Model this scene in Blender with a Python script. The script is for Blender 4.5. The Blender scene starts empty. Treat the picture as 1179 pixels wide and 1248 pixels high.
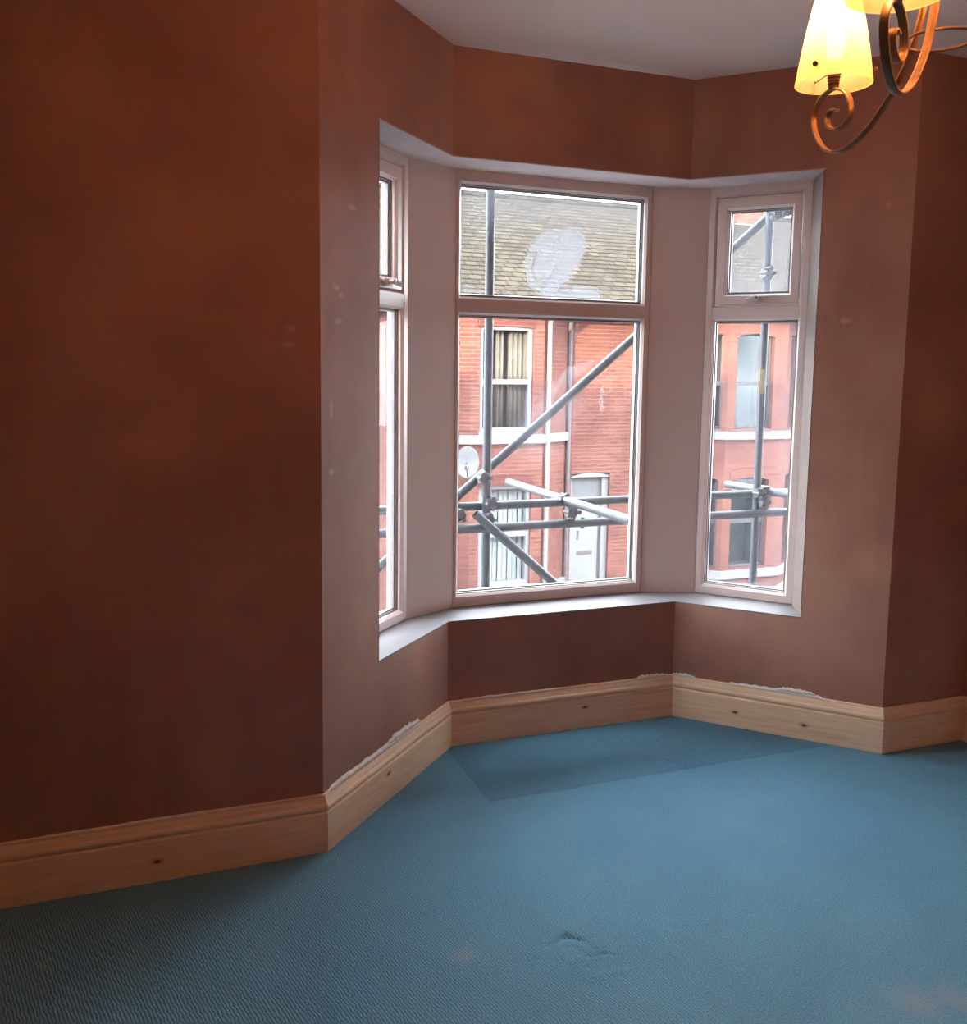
import bpy, math, random
from mathutils import Vector, Matrix
random.seed(7)
R = math.radians
scene = bpy.context.scene
col = scene.collection

# ------------------------------------------------------------------ camera
YAW, PITCH, ROLL, FPX, PY = 0.3781, -0.1149, 0.0135, 1155.77, 582.32
fwd = Vector((math.sin(YAW)*math.cos(PITCH), math.cos(YAW)*math.cos(PITCH), math.sin(PITCH)))
r0 = Vector((math.cos(YAW), -math.sin(YAW), 0)); u0 = r0.cross(fwd)
rv = r0*math.cos(ROLL) + u0*math.sin(ROLL); uv = u0*math.cos(ROLL) - r0*math.sin(ROLL)
cam = bpy.data.cameras.new('camera'); cam_o = bpy.data.objects.new('camera', cam); col.objects.link(cam_o)
m = Matrix((rv, uv, -fwd)).transposed().to_4x4(); m.translation = (-0.5486, -2.6054, 1.3992)
cam_o.matrix_world = m
cam.sensor_fit = 'HORIZONTAL'; cam.sensor_width = 36; cam.lens = FPX*36/1179
cam.shift_y = (PY-624)/1179; cam.clip_start = 0.05; cam.clip_end = 300
scene.camera = cam_o

# ------------------------------------------------------------------ sky, sun, exposure
w = bpy.data.worlds.new('sky'); scene.world = w; w.use_nodes = True
bg = w.node_tree.nodes['Background']; bg.inputs[0].default_value = (0.88, 0.94, 1.0, 1); bg.inputs[1].default_value = 18.0
sun = bpy.data.lights.new('sun', 'SUN'); sun.energy = 16.0; sun.angle = R(0.6); sun.color = (1, 0.72, 0.42)
sun_o = bpy.data.objects.new('sun', sun); col.objects.link(sun_o)
SEL, SAZ = R(10), R(52)
sdir = Vector((math.sin(SAZ)*math.cos(SEL), math.cos(SAZ)*math.cos(SEL), -math.sin(SEL)))
sun_o.rotation_euler = sdir.to_track_quat('-Z', 'Y').to_euler(); sun_o.location = (-20, -20, 20)
vs = scene.view_settings
vs.view_transform = 'Standard'; vs.look = 'None'; vs.gamma = 1; vs.exposure = 0.12; vs.use_curve_mapping = False
scene.cycles.max_bounces = 10; scene.cycles.diffuse_bounces = 6; scene.cycles.transparent_max_bounces = 16
scene.cycles.caustics_reflective = False; scene.cycles.caustics_refractive = False
scene.cycles.sample_clamp_indirect = 12
LAMP_W = 10.5

# ------------------------------------------------------------------ materials
class NT:
    def __init__(s, name):
        s.m = bpy.data.materials.new(name); s.m.use_nodes = True; s.t = s.m.node_tree; s.t.nodes.clear()
    def n(s, typ, **kw):
        nd = s.t.nodes.new(typ)
        for k, v in kw.items():
            if k.startswith('i_'):
                k = k[2:]; nd.inputs[int(k) if k.isdigit() else k.replace('_', ' ')].default_value = v
            else: setattr(nd, k, v)
        return nd
    def l(s, a, b): s.t.links.new(a, b)
    def out(s, sh): o = s.n('ShaderNodeOutputMaterial'); s.l(sh, o.inputs[0]); return s.m
    def coord(s, scale=(1,1,1), which='Object', rot=(0,0,0)):
        c = s.n('ShaderNodeTexCoord'); mp = s.n('ShaderNodeMapping')
        mp.inputs['Scale'].default_value = scale; mp.inputs['Rotation'].default_value = rot
        s.l(c.outputs[which], mp.inputs[0]); return mp.outputs[0]
    def noise(s, vec, scale, detail=3, rough=.55):
        nd = s.n('ShaderNodeTexNoise'); nd.inputs['Scale'].default_value = scale
        nd.inputs['Detail'].default_value = detail; nd.inputs['Roughness'].default_value = rough
        s.l(vec, nd.inputs['Vector']); return nd.outputs[0]
    def ramp(s, fac, stops):
        nd = s.n('ShaderNodeValToRGB'); e = nd.color_ramp.elements
        while len(e) < len(stops): e.new(.5)
        for q, (p, c) in zip(e, stops):
            q.position = p; q.color = (*c, 1) if len(c) == 3 else c
        s.l(fac, nd.inputs[0]); return nd.outputs[0]
    def mix(s, fac, a, b, blend='MIX'):
        nd = s.n('ShaderNodeMix', data_type='RGBA', blend_type=blend)
        for sock, v in ((nd.inputs[0], fac), (nd.inputs[6], a), (nd.inputs[7], b)):
            if hasattr(v, 'links'): s.l(v, sock)
            else: sock.default_value = v if not isinstance(v, tuple) else (*v, 1)[:4]
        return nd.outputs[2]
    def bsdf(s, color, rough=.6, metal=0, bump=None, bstr=.3, bdist=.002, spec=.5):
        b = s.n('ShaderNodeBsdfPrincipled')
        if hasattr(color, 'links'): s.l(color, b.inputs['Base Color'])
        else: b.inputs['Base Color'].default_value = (*color, 1)
        if hasattr(rough, 'links'): s.l(rough, b.inputs['Roughness'])
        else: b.inputs['Roughness'].default_value = rough
        b.inputs['Metallic'].default_value = metal; b.inputs['Specular IOR Level'].default_value = spec
        if bump is not None:
            bn = s.n('ShaderNodeBump'); bn.inputs['Strength'].default_value = bstr; bn.inputs['Distance'].default_value = bdist
            s.l(bump, bn.inputs['Height']); s.l(bn.outputs[0], b.inputs['Normal'])
        return b.outputs[0]
M = {}
def simple(key, color, rough=.5, metal=0, var=.12, scale=8, bstr=.1, spec=.5):
    t = NT(key); v = t.coord(); f = t.noise(v, scale, 4)
    c = t.ramp(f, [(.3, tuple(x*(1-var) for x in color)), (.7, tuple(min(1, x*(1+var)) for x in color))])
    M[key] = t.out(t.bsdf(c, rough, metal, f, bstr, spec=spec)); return M[key]

def near(t, pts, r, soft, noise_amt=.06, nscale=14):
    # mask that is 1 near any of the listed points (world metres), with a ragged edge
    tc = t.n('ShaderNodeTexCoord'); dist = None
    for k in pts:
        sub = t.n('ShaderNodeVectorMath', operation='SUBTRACT'); t.l(tc.outputs['Object'], sub.inputs[0]); sub.inputs[1].default_value = k[:3]
        sc = t.n('ShaderNodeVectorMath', operation='MULTIPLY'); t.l(sub.outputs[0], sc.inputs[0])
        f = k[3] if len(k) > 3 else 1; g = k[4] if len(k) > 4 else 1
        sc.inputs[1].default_value = (1/f, 1/f, 1/(f*g))
        ln = t.n('ShaderNodeVectorMath', operation='LENGTH'); t.l(sc.outputs[0], ln.inputs[0]); d = ln.outputs['Value']
        if dist is None: dist = d
        else:
            mn = t.n('ShaderNodeMath', operation='MINIMUM'); t.l(dist, mn.inputs[0]); t.l(d, mn.inputs[1]); dist = mn.outputs[0]
    nz = t.noise(t.coord(), nscale, 3, .6)
    mm = t.n('ShaderNodeMath', operation='MULTIPLY_ADD'); t.l(nz, mm.inputs[0]); mm.inputs[1].default_value = noise_amt*2; t.l(dist, mm.inputs[2])
    sb = t.n('ShaderNodeMath', operation='SUBTRACT'); t.l(mm.outputs[0], sb.inputs[0]); sb.inputs[1].default_value = noise_amt
    return t.ramp(sb.outputs[0], [(max(0, r-soft), (1,1,1)), (r+soft, (0,0,0))])
def mk_plaster():
    t = NT('drying_plaster'); v = t.coord()
    a = t.noise(v, 1.3, 4, .6); c1 = t.ramp(a, [(.38, (.285, .136, .100)), (.50, (.335, .168, .125)), (.60, (.385, .205, .152))])
    v2 = t.coord((3.5, 3.5, .8)); b = t.noise(v2, 1.6, 4, .6)
    c2 = t.mix(t.ramp(b, [(.54, (0,0,0)), (.68, (.28,.28,.28))]), c1, (.43, .225, .145))
    # drier, paler patches and rubbed scuffs
    dry = near(t, [(.737,.602,2.40,1,1.2),(.83,.602,2.42,1,.8),(.80,.602,2.25,.6,1.2),(1.424,.60,2.28,1,1.1),(1.601,.559,2.34,.7,1.3),(-.60,0,2.06,1.3,1.2),(-.34,0,1.76,1.2,.7),(-.455,0,1.18,.9,.6),(-.306,0,.30,.8,1.6),(2.04,.05,.70,.6,1),(2.25,0,1.24,.8,1)], .09, .075, .06, 9)
    c2 = t.mix(t.mix(1.0, dry, (.55,.55,.55), 'MULTIPLY'), c2, (.47, .25, .155))
    sc = near(t, [(.058,.059,1.62,1,.5),(.075,.075,1.60,.7,.5),(.063,.064,1.525,1.2,.4),(.038,.038,1.276,.5,3),(.036,.037,1.102,.8,.7),(-.08,0,1.50,.8,.7),(-.087,0,1.456,.9,.6),(.12,.12,1.85,1.2,.4),(1.953,.156,1.59,1,.6),(2.03,.06,1.99,.5,2)], .016, .008, .012, 60)
    c3 = t.mix(t.mix(1.0, sc, (.42,.42,.42), 'MULTIPLY'), c2, (.56, .40, .34))
    ro = t.ramp(a, [(.3, (.66,)*3), (.7, (.56,)*3)])
    M['plaster'] = t.out(t.bsdf(c3, ro, 0, t.noise(v, 22, 4), .08, .002, .38))
mk_plaster()

def mk_ceiling():
    t = NT('ceiling_paint'); v = t.coord(); f = t.noise(v, 60, 3); g = t.noise(v, 1.5, 3)
    c = t.ramp(g, [(.3, (.84, .785, .755)), (.7, (.90, .84, .81))])
    M['ceiling'] = t.out(t.bsdf(c, .9, 0, f, .35, .003, .2))
mk_ceiling()

def mk_carpet(key, k):
    t = NT(key); v = t.coord()
    big = t.noise(v, 2.2, 4, .6); fine = t.noise(v, 260, 2, .7)
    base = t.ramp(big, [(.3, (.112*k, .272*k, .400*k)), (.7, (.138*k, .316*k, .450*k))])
    dk = t.ramp(fine, [(.3, (.62,)*3), (.7, (1.25,)*3)])
    c = t.mix(1.0, base, dk, 'MULTIPLY')
    dust = t.ramp(t.noise(v, 3.1, 5, .7), [(.66, (0,0,0)), (.80, (.22,.22,.22))])
    c = t.mix(dust, c, (.34, .36, .38))
    c = t.mix(t.mix(1.0, near(t, [(1.10,-1.13,0,1),(1.19,-1.15,0,.8),(.21,-.62,0,.5),(1.3,-.43,0,.15),(1.28,.2,0,.12)], .05, .035, .03, 25), (.30,.30,.30), 'MULTIPLY'), c, (.36, .34, .36))
    wv = t.n('ShaderNodeTexWave', wave_type='BANDS', bands_direction='X')
    wv.inputs['Scale'].default_value = 42; wv.inputs['Distortion'].default_value = 4.5; wv.inputs['Detail'].default_value = 2; wv.inputs['Detail Scale'].default_value = 1.2
    t.l(t.coord(rot=(0, 0, R(-12))), wv.inputs[0])
    h = t.mix(.5, wv.outputs[0], fine)
    c = t.mix(1.0, c, t.ramp(wv.outputs[0], [(0, (.88,)*3), (1, (1.10,)*3)]), 'MULTIPLY')
    M[key] = t.out(t.bsdf(c, .95, 0, h, .45, .004, .1))
mk_carpet('carpet', 1.0); mk_carpet('carpet_nap_shade', .80)  # darker copy for the bay strip: its nap, plus shade painted into the colour

KNOTS = []
def mk_pine():
    t = NT('bare_pine'); v = t.coord((1.2, 1.2, 14))
    g = t.noise(v, 4, 5, .6); g2 = t.noise(t.coord((2, 2, 60)), 3, 3)
    c = t.ramp(g, [(.28, (.68, .46, .30)), (.5, (.81, .60, .42)), (.75, (.88, .70, .52))])
    c = t.mix(.35, c, t.ramp(g2, [(.3, (.55, .36, .22)), (.7, (.80, .62, .45))]))
    tc = t.n('ShaderNodeTexCoord'); dist = None
    for k in KNOTS:
        sub = t.n('ShaderNodeVectorMath', operation='SUBTRACT'); t.l(tc.outputs['Object'], sub.inputs[0]); sub.inputs[1].default_value = k
        sc = t.n('ShaderNodeVectorMath', operation='MULTIPLY'); t.l(sub.outputs[0], sc.inputs[0]); sc.inputs[1].default_value = (.62, .62, 1.25)
        ln = t.n('ShaderNodeVectorMath', operation='LENGTH'); t.l(sc.outputs[0], ln.inputs[0])
        if dist is None: dist = ln.outputs['Value']
        else:
            mn = t.n('ShaderNodeMath', operation='MINIMUM'); t.l(dist, mn.inputs[0]); t.l(ln.outputs['Value'], mn.inputs[1]); dist = mn.outputs[0]
    kf = t.ramp(dist, [(0, (1,1,1)), (.0042, (1,1,1)), (.0065, (.35,.35,.35)), (.016, (0,0,0))])
    c = t.mix(kf, c, (.11, .05, .03))
    M['pine'] = t.out(t.bsdf(c, .55, 0, g2, .1, .001, .35))

simple('upvc', (.62, .53, .51), .28, 0, .03, 3, .02)
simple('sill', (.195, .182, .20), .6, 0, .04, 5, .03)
simple('soffit', (.55, .48, .475), .8, 0, .10, 7, .1)
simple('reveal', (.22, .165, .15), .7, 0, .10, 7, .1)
simple('gasket', (.12, .115, .115), .6, 0, .1, 30)
simple('spacer', (.33, .34, .36), .35, .3, .05)
simple('filler', (.72, .68, .65), .9, 0, .1, 40, .5)
simple('bronze', (.275, .185, .12), .42, .55, .25, 40, .1)
simple('holder', (.10, .075, .05), .5, .3, .2, 60)
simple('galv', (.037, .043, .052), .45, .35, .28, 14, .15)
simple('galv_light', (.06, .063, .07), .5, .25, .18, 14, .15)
simple('coupler', (.075, .08, .088), .5, .5, .3, 40, .2)
simple('tag_yellow', (.24, .22, .10), .5, 0, .08, 40)
simple('board_wood', (.20, .15, .10), .8, 0, .25, 6, .2)
simple('tag_ink', (.03, .03, .03), .6, 0, .1)
# everything across the street
simple('stone_white', (.15, .145, .15), .8, 0, .12, 3, .1)
simple('paint_white', (.165, .165, .17), .5, 0, .06, 3, .05)
simple('pipe_black', (.09, .07, .075), .6, 0, .1)
simple('dark_wood', (.045, .042, .05), .5, 0, .2)
simple('curtain', (.15, .138, .122), .9, 0, .15, 6)
simple('blind', (.27, .28, .285), .8, 0, .1, 6)
simple('room_dark', (.05, .055, .06), .9, 0, .2, 2)
simple('dish_grey', (.10, .098, .105), .6, 0, .1)
simple('asphalt', (.10, .10, .105), .9, 0, .2, 5, .3)
simple('pavement', (.17, .155, .16), .9, 0, .2, 2, .2)
simple('lead', (.36, .34, .25), .6, 0, .1)
simple('render_own', (.25, .13, .10), .9, 0, .1, 2)

def mk_brick(key, c1, c2, mortar):
    t = NT(key); tc = t.n('ShaderNodeTexCoord'); sx = t.n('ShaderNodeSeparateXYZ'); t.l(tc.outputs['Object'], sx.inputs[0])
    ad = t.n('ShaderNodeMath', operation='ADD'); t.l(sx.outputs[0], ad.inputs[0]); t.l(sx.outputs[1], ad.inputs[1])
    cb = t.n('ShaderNodeCombineXYZ'); t.l(ad.outputs[0], cb.inputs[0]); t.l(sx.outputs[2], cb.inputs[1])
    b = t.n('ShaderNodeTexBrick'); t.l(cb.outputs[0], b.inputs[0])
    for k, v in (('Color1', c1), ('Color2', c2), ('Mortar', mortar)): b.inputs[k].default_value = (*v, 1)
    b.inputs['Scale'].default_value = 1; b.inputs['Mortar Size'].default_value = .0075; b.inputs['Brick Width'].default_value = .235
    b.inputs['Row Height'].default_value = .078; b.inputs['Mortar Smooth'].default_value = .3
    st = t.noise(t.coord(), .9, 5, .65)
    c = t.mix(1.0, b.outputs[0], t.ramp(st, [(.3, (.72, .70, .72)), (.65, (1.12, 1.1, 1.08))]), 'MULTIPLY')
    M[key] = t.out(t.bsdf(c, .95, 0, b.outputs[1], -.4, .01, .05))
mk_brick('brick', (.152, .062, .048), (.112, .043, .035), (.175, .108, .093))
mk_brick('brick_dark', (.13, .042, .035), (.09, .03, .027), (.12, .08, .07))

def mk_slate():
    t = NT('slates'); tc = t.n('ShaderNodeTexCoord'); sx = t.n('ShaderNodeSeparateXYZ'); t.l(tc.outputs['Object'], sx.inputs[0])
    cb = t.n('ShaderNodeCombineXYZ'); t.l(sx.outputs[0], cb.inputs[0]); t.l(sx.outputs[2], cb.inputs[1])
    b = t.n('ShaderNodeTexBrick'); t.l(cb.outputs[0], b.inputs[0])
    for k, v in (('Color1', (0.049, 0.0405, 0.0315)), ('Color2', (0.034, 0.0285, 0.023)), ('Mortar', (0.010, 0.0088, 0.0085))): b.inputs[k].default_value = (*v, 1)
    b.inputs['Scale'].default_value = 1; b.inputs['Mortar Size'].default_value = .016; b.inputs['Brick Width'].default_value = .28
    b.inputs['Row Height'].default_value = .105; b.inputs['Mortar Smooth'].default_value = .4
    st = t.noise(t.coord(), 2.2, 5, .7)
    c = t.mix(1.0, b.outputs[0], t.ramp(st, [(.3, (.75, .75, .78)), (.7, (1.2, 1.17, 1.05))]), 'MULTIPLY')
    M['slate'] = t.out(t.bsdf(c, .95, 0, b.outputs[1], -.5, .02, .03))
mk_slate()

def mk_far_glass():
    t = NT('far_glass'); tr = t.n('ShaderNodeBsdfTransparent'); tr.inputs[0].default_value = (.92, .93, .93, 1)
    gl = t.n('ShaderNodeBsdfGlossy'); gl.inputs['Roughness'].default_value = .05; gl.inputs[0].default_value = (.9, .95, 1, 1)
    f = t.ramp(t.noise(t.coord(), .8, 2), [(.3, (.012,)*3), (.7, (.03,)*3)])
    mx = t.n('ShaderNodeMixShader'); t.l(f, mx.inputs[0]); t.l(tr.outputs[0], mx.inputs[1]); t.l(gl.outputs[0], mx.inputs[2])
    M['far_glass'] = t.out(mx.outputs[0])
mk_far_glass()

def mk_pane():
    # window glass: clear, a weak mirror, and a film of dirt and smears whose cover is stored on the mesh
    t = NT('dirty_glass')
    at = t.n('ShaderNodeAttribute', attribute_name='film')
    tr = t.n('ShaderNodeBsdfTransparent'); tr.inputs[0].default_value = (.96, .98, .98, 1)
    gl = t.n('ShaderNodeBsdfGlossy'); gl.inputs['Roughness'].default_value = .02
    m1 = t.n('ShaderNodeMixShader'); m1.inputs[0].default_value = .025; t.l(tr.outputs[0], m1.inputs[1]); t.l(gl.outputs[0], m1.inputs[2])
    tl = t.n('ShaderNodeBsdfTranslucent'); tl.inputs[0].default_value = (.215, .23, .27, 1)
    nz = t.noise(t.coord(), 30, 4, .7)
    mu = t.n('ShaderNodeMath', operation='MULTIPLY'); t.l(at.outputs['Fac'], mu.inputs[0]); t.l(t.ramp(nz, [(.3, (.75,)*3), (.7, (1,)*3)]), mu.inputs[1])
    m2 = t.n('ShaderNodeMixShader'); t.l(mu.outputs[0], m2.inputs[0]); t.l(m1.outputs[0], m2.inputs[1]); t.l(tl.outputs[0], m2.inputs[2])
    M['pane'] = t.out(m2.outputs[0])
mk_pane()

def mk_shade():
    t = NT('frosted_amber_glass')
    sp = t.noise(t.coord(), 90, 3); c = t.ramp(sp, [(.35, (.84, .71, .56)), (.65, (.92, .79, .65))])
    tl = t.n('ShaderNodeBsdfTranslucent'); t.l(c, tl.inputs[0])
    df = t.n('ShaderNodeBsdfDiffuse'); t.l(c, df.inputs[0])
    tr = t.n('ShaderNodeBsdfTransparent'); tr.inputs[0].default_value = (1, .84, .58, 1)
    a = t.n('ShaderNodeMixShader'); a.inputs[0].default_value = .3; t.l(tl.outputs[0], a.inputs[1]); t.l(df.outputs[0], a.inputs[2])
    b = t.n('ShaderNodeMixShader'); b.inputs[0].default_value = .30; t.l(a.outputs[0], b.inputs[1]); t.l(tr.outputs[0], b.inputs[2])
    M['shade'] = t.out(b.outputs[0])
    t = NT('lit_bulb'); e = t.n('ShaderNodeEmission'); e.inputs[0].default_value = (1, .60, .26, 1); e.inputs[1].default_value = 40
    M['bulb'] = t.out(e.outputs[0])
mk_shade()

# ------------------------------------------------------------------ mesh helpers
class MB:
    def __init__(s): s.v = []; s.f = []; s.sm = []
    def add(s, vs, fs, smooth=False):
        o = len(s.v); s.v += [tuple(p) for p in vs]
        for f in fs: s.f.append([i+o for i in f]); s.sm.append(smooth)
        return s
    def box(s, a, b):
        x0, y0, z0 = a; x1, y1, z1 = b
        return s.add([(x0,y0,z0),(x1,y0,z0),(x1,y1,z0),(x0,y1,z0),(x0,y0,z1),(x1,y0,z1),(x1,y1,z1),(x0,y1,z1)],
                     [(3,2,1,0),(4,5,6,7),(0,1,5,4),(1,2,6,5),(2,3,7,6),(3,0,4,7)])
    def prism(s, poly, z0, z1):     # plan polygon, counter-clockwise
        a = sum(poly[i-1][0]*poly[i][1]-poly[i][0]*poly[i-1][1] for i in range(len(poly)))
        if a < 0: poly = poly[::-1]
        n = len(poly)
        return s.add([(p[0],p[1],z0) for p in poly]+[(p[0],p[1],z1) for p in poly],
                     [tuple(range(n))[::-1], tuple(range(n, 2*n))]+[(i,(i+1)%n,n+(i+1)%n,n+i) for i in range(n)])
    def tube(s, p, q, r, n=14, r2=None, cap=True):
        p, q = Vector(p), Vector(q); r2 = r if r2 is None else r2
        d = (q-p).normalized(); a = d.orthogonal().normalized(); b = d.cross(a)
        vs = []
        for c, rr in ((p, r), (q, r2)):
            for i in range(n):
                t = 2*math.pi*i/n; vs.append(c+a*rr*math.cos(t)+b*rr*math.sin(t))
        s.add(vs, [(i,(i+1)%n,n+(i+1)%n,n+i) for i in range(n)], True)
        if cap: s.add(vs, [tuple(range(n))[::-1], tuple(range(n,2*n))])
        return s
    def lathe(s, prof, n=28, c=(0,0,0), smooth=True):
        vs = [(c[0]+r*math.cos(2*math.pi*i/n), c[1]+r*math.sin(2*math.pi*i/n), c[2]+z) for r, z in prof for i in range(n)]
        fs = [(k*n+i, k*n+(i+1)%n, (k+1)*n+(i+1)%n, (k+1)*n+i) for k in range(len(prof)-1) for i in range(n)]
        return s.add(vs, fs, smooth)
    def build(s, name, mat, parent=None, bevel=0, matrix=None):
        me = bpy.data.meshes.new(name); me.from_pydata(s.v, [], s.f); me.update()
        me.polygons.foreach_set('use_smooth', s.sm)
        o = bpy.data.objects.new(name, me); col.objects.link(o)
        me.materials.append(M[mat])
        if parent: o.parent = parent
        if matrix is not None: o.matrix_world = matrix
        if bevel:
            b = o.modifiers.new('bevel', 'BEVEL'); b.width = bevel; b.segments = 2; b.limit_method = 'ANGLE'
        return o
def tag(o, label=None, cat=None, group=None, kind=None):
    if label: o['label'] = label
    if cat: o['category'] = cat
    if group: o['group'] = group
    if kind: o['kind'] = kind
    return o
def empty(name, loc=(0,0,0), matrix=None):
    o = bpy.data.objects.new(name, None); col.objects.link(o); o.empty_display_size = .1
    o.location = loc
    if matrix is not None: o.matrix_world = matrix
    return o
def catmull(P, k=8):
    P = [Vector(p) for p in P]; out = []
    Q = [2*P[0]-P[1]]+P+[2*P[-1]-P[-2]]
    for i in range(1, len(Q)-2):
        a, b, c, d = Q[i-1:i+3]
        for j in range(k):
            t = j/k
            out.append(.5*((2*b)+(c-a)*t+(2*a-5*b+4*c-d)*t*t+(3*b-a-3*c+d)*t**3))
    return out+[P[-1]]

# ------------------------------------------------------------------ room shell
H = 2.5; ZS, ZH = 0.473, 2.134; XL, YB = -1.25, -4.0
A = Vector((0,0)); C = Vector((.5947,.6029)); D = Vector((1.5665,.5984)); B = Vector((2.0891,0)); E = Vector((2.4947,0))
poly = [Vector((XL,0)), A, C, D, B, E]
def nrm(d): d = d.normalized(); return Vector((d.y, -d.x))     # points into the room
def offset(i, o, P):
    d1 = P[i]-P[i-1] if i > 0 else P[1]-P[0]; d2 = P[i+1]-P[i] if i < len(P)-1 else P[-1]-P[-2]
    n1, n2 = nrm(d1), nrm(d2); return P[i]+(n1+n2)/(1+n1.dot(n2))*o
T = .26
out = [offset(i, -T, poly) for i in range(6)]
lf = A+(C-A)*.382; rt = D+(B-D)*.619
JL = Vector((.177,.402)); JR = Vector((1.985,.395))             # where the outer frames end
nL, nM, nR = -nrm(C-A), -nrm(D-C), -nrm(B-D)
JLo = JL+nL*.10; JRo = JR+nR*.08
def wall(name, solids, label, mat='plaster'):
    mb = MB()
    for pl, z0, z1 in solids: mb.prism([tuple(p) for p in pl], z0, z1)
    return tag(mb.build(name, mat), label, 'wall', kind='structure')
wall('wall_front_left', [([poly[0],A,out[1],out[0]],0,H)], 'dark drying brown plaster wall running up to the bay corner')
wall('wall_bay_left', [([A,lf,JL,JLo,out[1]],0,H),([lf,C,out[2],JLo],0,ZS-.006),([lf,C,out[2],JLo],ZH,H)], 'brown plaster bay wall catching daylight next to the large dark wall')
wall('wall_bay_front', [([C,D,out[3],out[2]],0,ZS-.006),([C,D,out[3],out[2]],ZH,H)], 'brown plaster bay wall above and below the widest window')
wall('wall_bay_right', [([rt,B,out[4],JRo,JR],0,H),([D,rt,JRo,out[3]],0,ZS-.006),([D,rt,JRo,out[3]],ZH,H)], 'brown plaster bay wall around the narrow window with full top sash in view')
wall('wall_front_right', [([B,E+Vector((.0,0)),E+Vector((0,T)),out[4]],0,H)], 'narrow dark plaster wall between the bay and the side wall')
wall('wall_right', [([E,Vector((E.x,YB)),Vector((E.x+T,YB)),Vector((E.x+T,T)),E+Vector((0,T))],0,H)], 'plaster side wall beside the narrow front wall')
wall('wall_left', [([Vector((XL,YB)),Vector((XL,T)),Vector((XL-T,T)),Vector((XL-T,YB))],0,H)], 'plaster side wall at the far end of the dark front wall')
wall('wall_back', [([Vector((XL-T,YB)),Vector((E.x+T,YB)),Vector((E.x+T,YB-T)),Vector((XL-T,YB-T))],0,H)], 'plaster wall opposite the bay window')
tag(MB().prism([(XL-T,YB-T),(E.x+T,YB-T),(E.x+T,T),tuple(out[4]),tuple(out[3]),tuple(out[2]),tuple(out[1]),(XL-T,T)], H, H+.15).build('ceiling','ceiling'),
    'off white textured ceiling above the bay', 'ceiling', kind='structure')

# carpet: fine grid near the pressed-in footprints
def dent(x, y):
    z = 0
    def seg(ax, ay, bx, by, wd, dep):
        t = max(0, min(1, ((x-ax)*(bx-ax)+(y-ay)*(by-ay))/((bx-ax)**2+(by-ay)**2)))
        d = math.hypot(x-ax-t*(bx-ax), y-ay-t*(by-ay)); return dep*math.exp(-(d/wd)**2)
    z -= seg(.415,-.648,.47,-.632,.014,.011); z -= seg(.47,-.632,.497,-.655,.009,.008)
    z -= seg(.497,-.655,.515,-.70,.008,.004)
    z -= seg(.452,-.672,.462,-.672,.006,.006); z -= seg(.474,-.678,.478,-.678,.006,.007)
    z -= seg(.478,-.722,.53,-.728,.006,.006); z -= seg(.53,-.728,.555,-.742,.006,.005)
    z += seg(.445,-.80,.54,-.80,.012,.005); z -= seg(.46,-.755,.47,-.765,.006,.004)
    z += seg(.43,-.70,.47,-.735,.025,.003)
    return z*.4
def axis(a, b, f0, f1, fine, coarse):
    v = [a]
    while v[-1] < b-1e-6:
        st = fine if f0 <= v[-1] < f1 else coarse
        nx = v[-1]+st
        if v[-1] < f0 < nx: nx = f0
        v.append(min(b, nx))
    return v
xs = axis(XL, E.x, .36, .62, .004, .2); ys = axis(YB, 0, -.9, -.58, .004, .2)
mb = MB(); nx = len(xs)
mb.add([(x, y, dent(x, y)) for y in ys for x in xs], [(j*nx+i, j*nx+i+1, (j+1)*nx+i+1, (j+1)*nx+i) for j in range(len(ys)-1) for i in range(nx-1)], True)
mb.add([(*A,0),(*B,0),(*D,0),(*C,0)], [(0,1,2,3)])
mb.prism([(XL-T,YB-T),(E.x+T,YB-T),(E.x+T,T),tuple(out[4]),tuple(out[3]),tuple(out[2]),tuple(out[1]),(XL-T,T)], -.25, -.03)
floor = tag(mb.build('floor','carpet'), 'teal blue looped carpet with pressed in footprints', 'floor', kind='structure')
MB().prism([(.567,.113),(1.975,.113),(1.565,.585),(.58,.585)], .0002, .0008).build('carpet_strip','carpet_nap_shade', floor)['label'] = 'strip of carpet laid in the bay, darker nap plus painted shade'

# ------------------------------------------------------------------ skirting boards
prof = [(0,0),(.020,0),(.021,.002),(.021,.116),(.019,.119),(.0165,.121),(.0165,.124),(.0205,.127),(.0222,.132),(.0222,.137),(.020,.142),(.0165,.145),(.0155,.149),(.0125,.157),(.010,.163),(.009,.168),(.006,.170),(0,.170)]
full = [Vector((XL,YB)), Vector((XL,0)), A, C, D, B, E, Vector((E.x,YB))]
def on_board(i, t, z): p = full[i].lerp(full[i+1], t); q = p+nrm(full[i+1]-full[i])*.021; return (q.x, q.y, z)
KNOTS += [on_board(1, 1-.46/1.25, .058), on_board(3, .58, .085), on_board(4, .33, .062), on_board(4, .66, .058), on_board(2,.42,.09)]
mk_pine()
bnames = ['baseboard_left','baseboard_front_left','baseboard_bay_left','baseboard_bay_front','baseboard_bay_right','baseboard_front_right','baseboard_right']
blab = ['bare pine skirting board along the side wall by the dark front wall','bare pine skirting board under the large dark plaster wall','bare pine skirting board under the daylit bay corner wall','bare pine skirting board below the widest window','bare pine skirting board with knots and white filler along its top edge','short bare pine skirting board between bay and side wall','bare pine skirting board starting at the corner of the side wall']
boards = []
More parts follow.
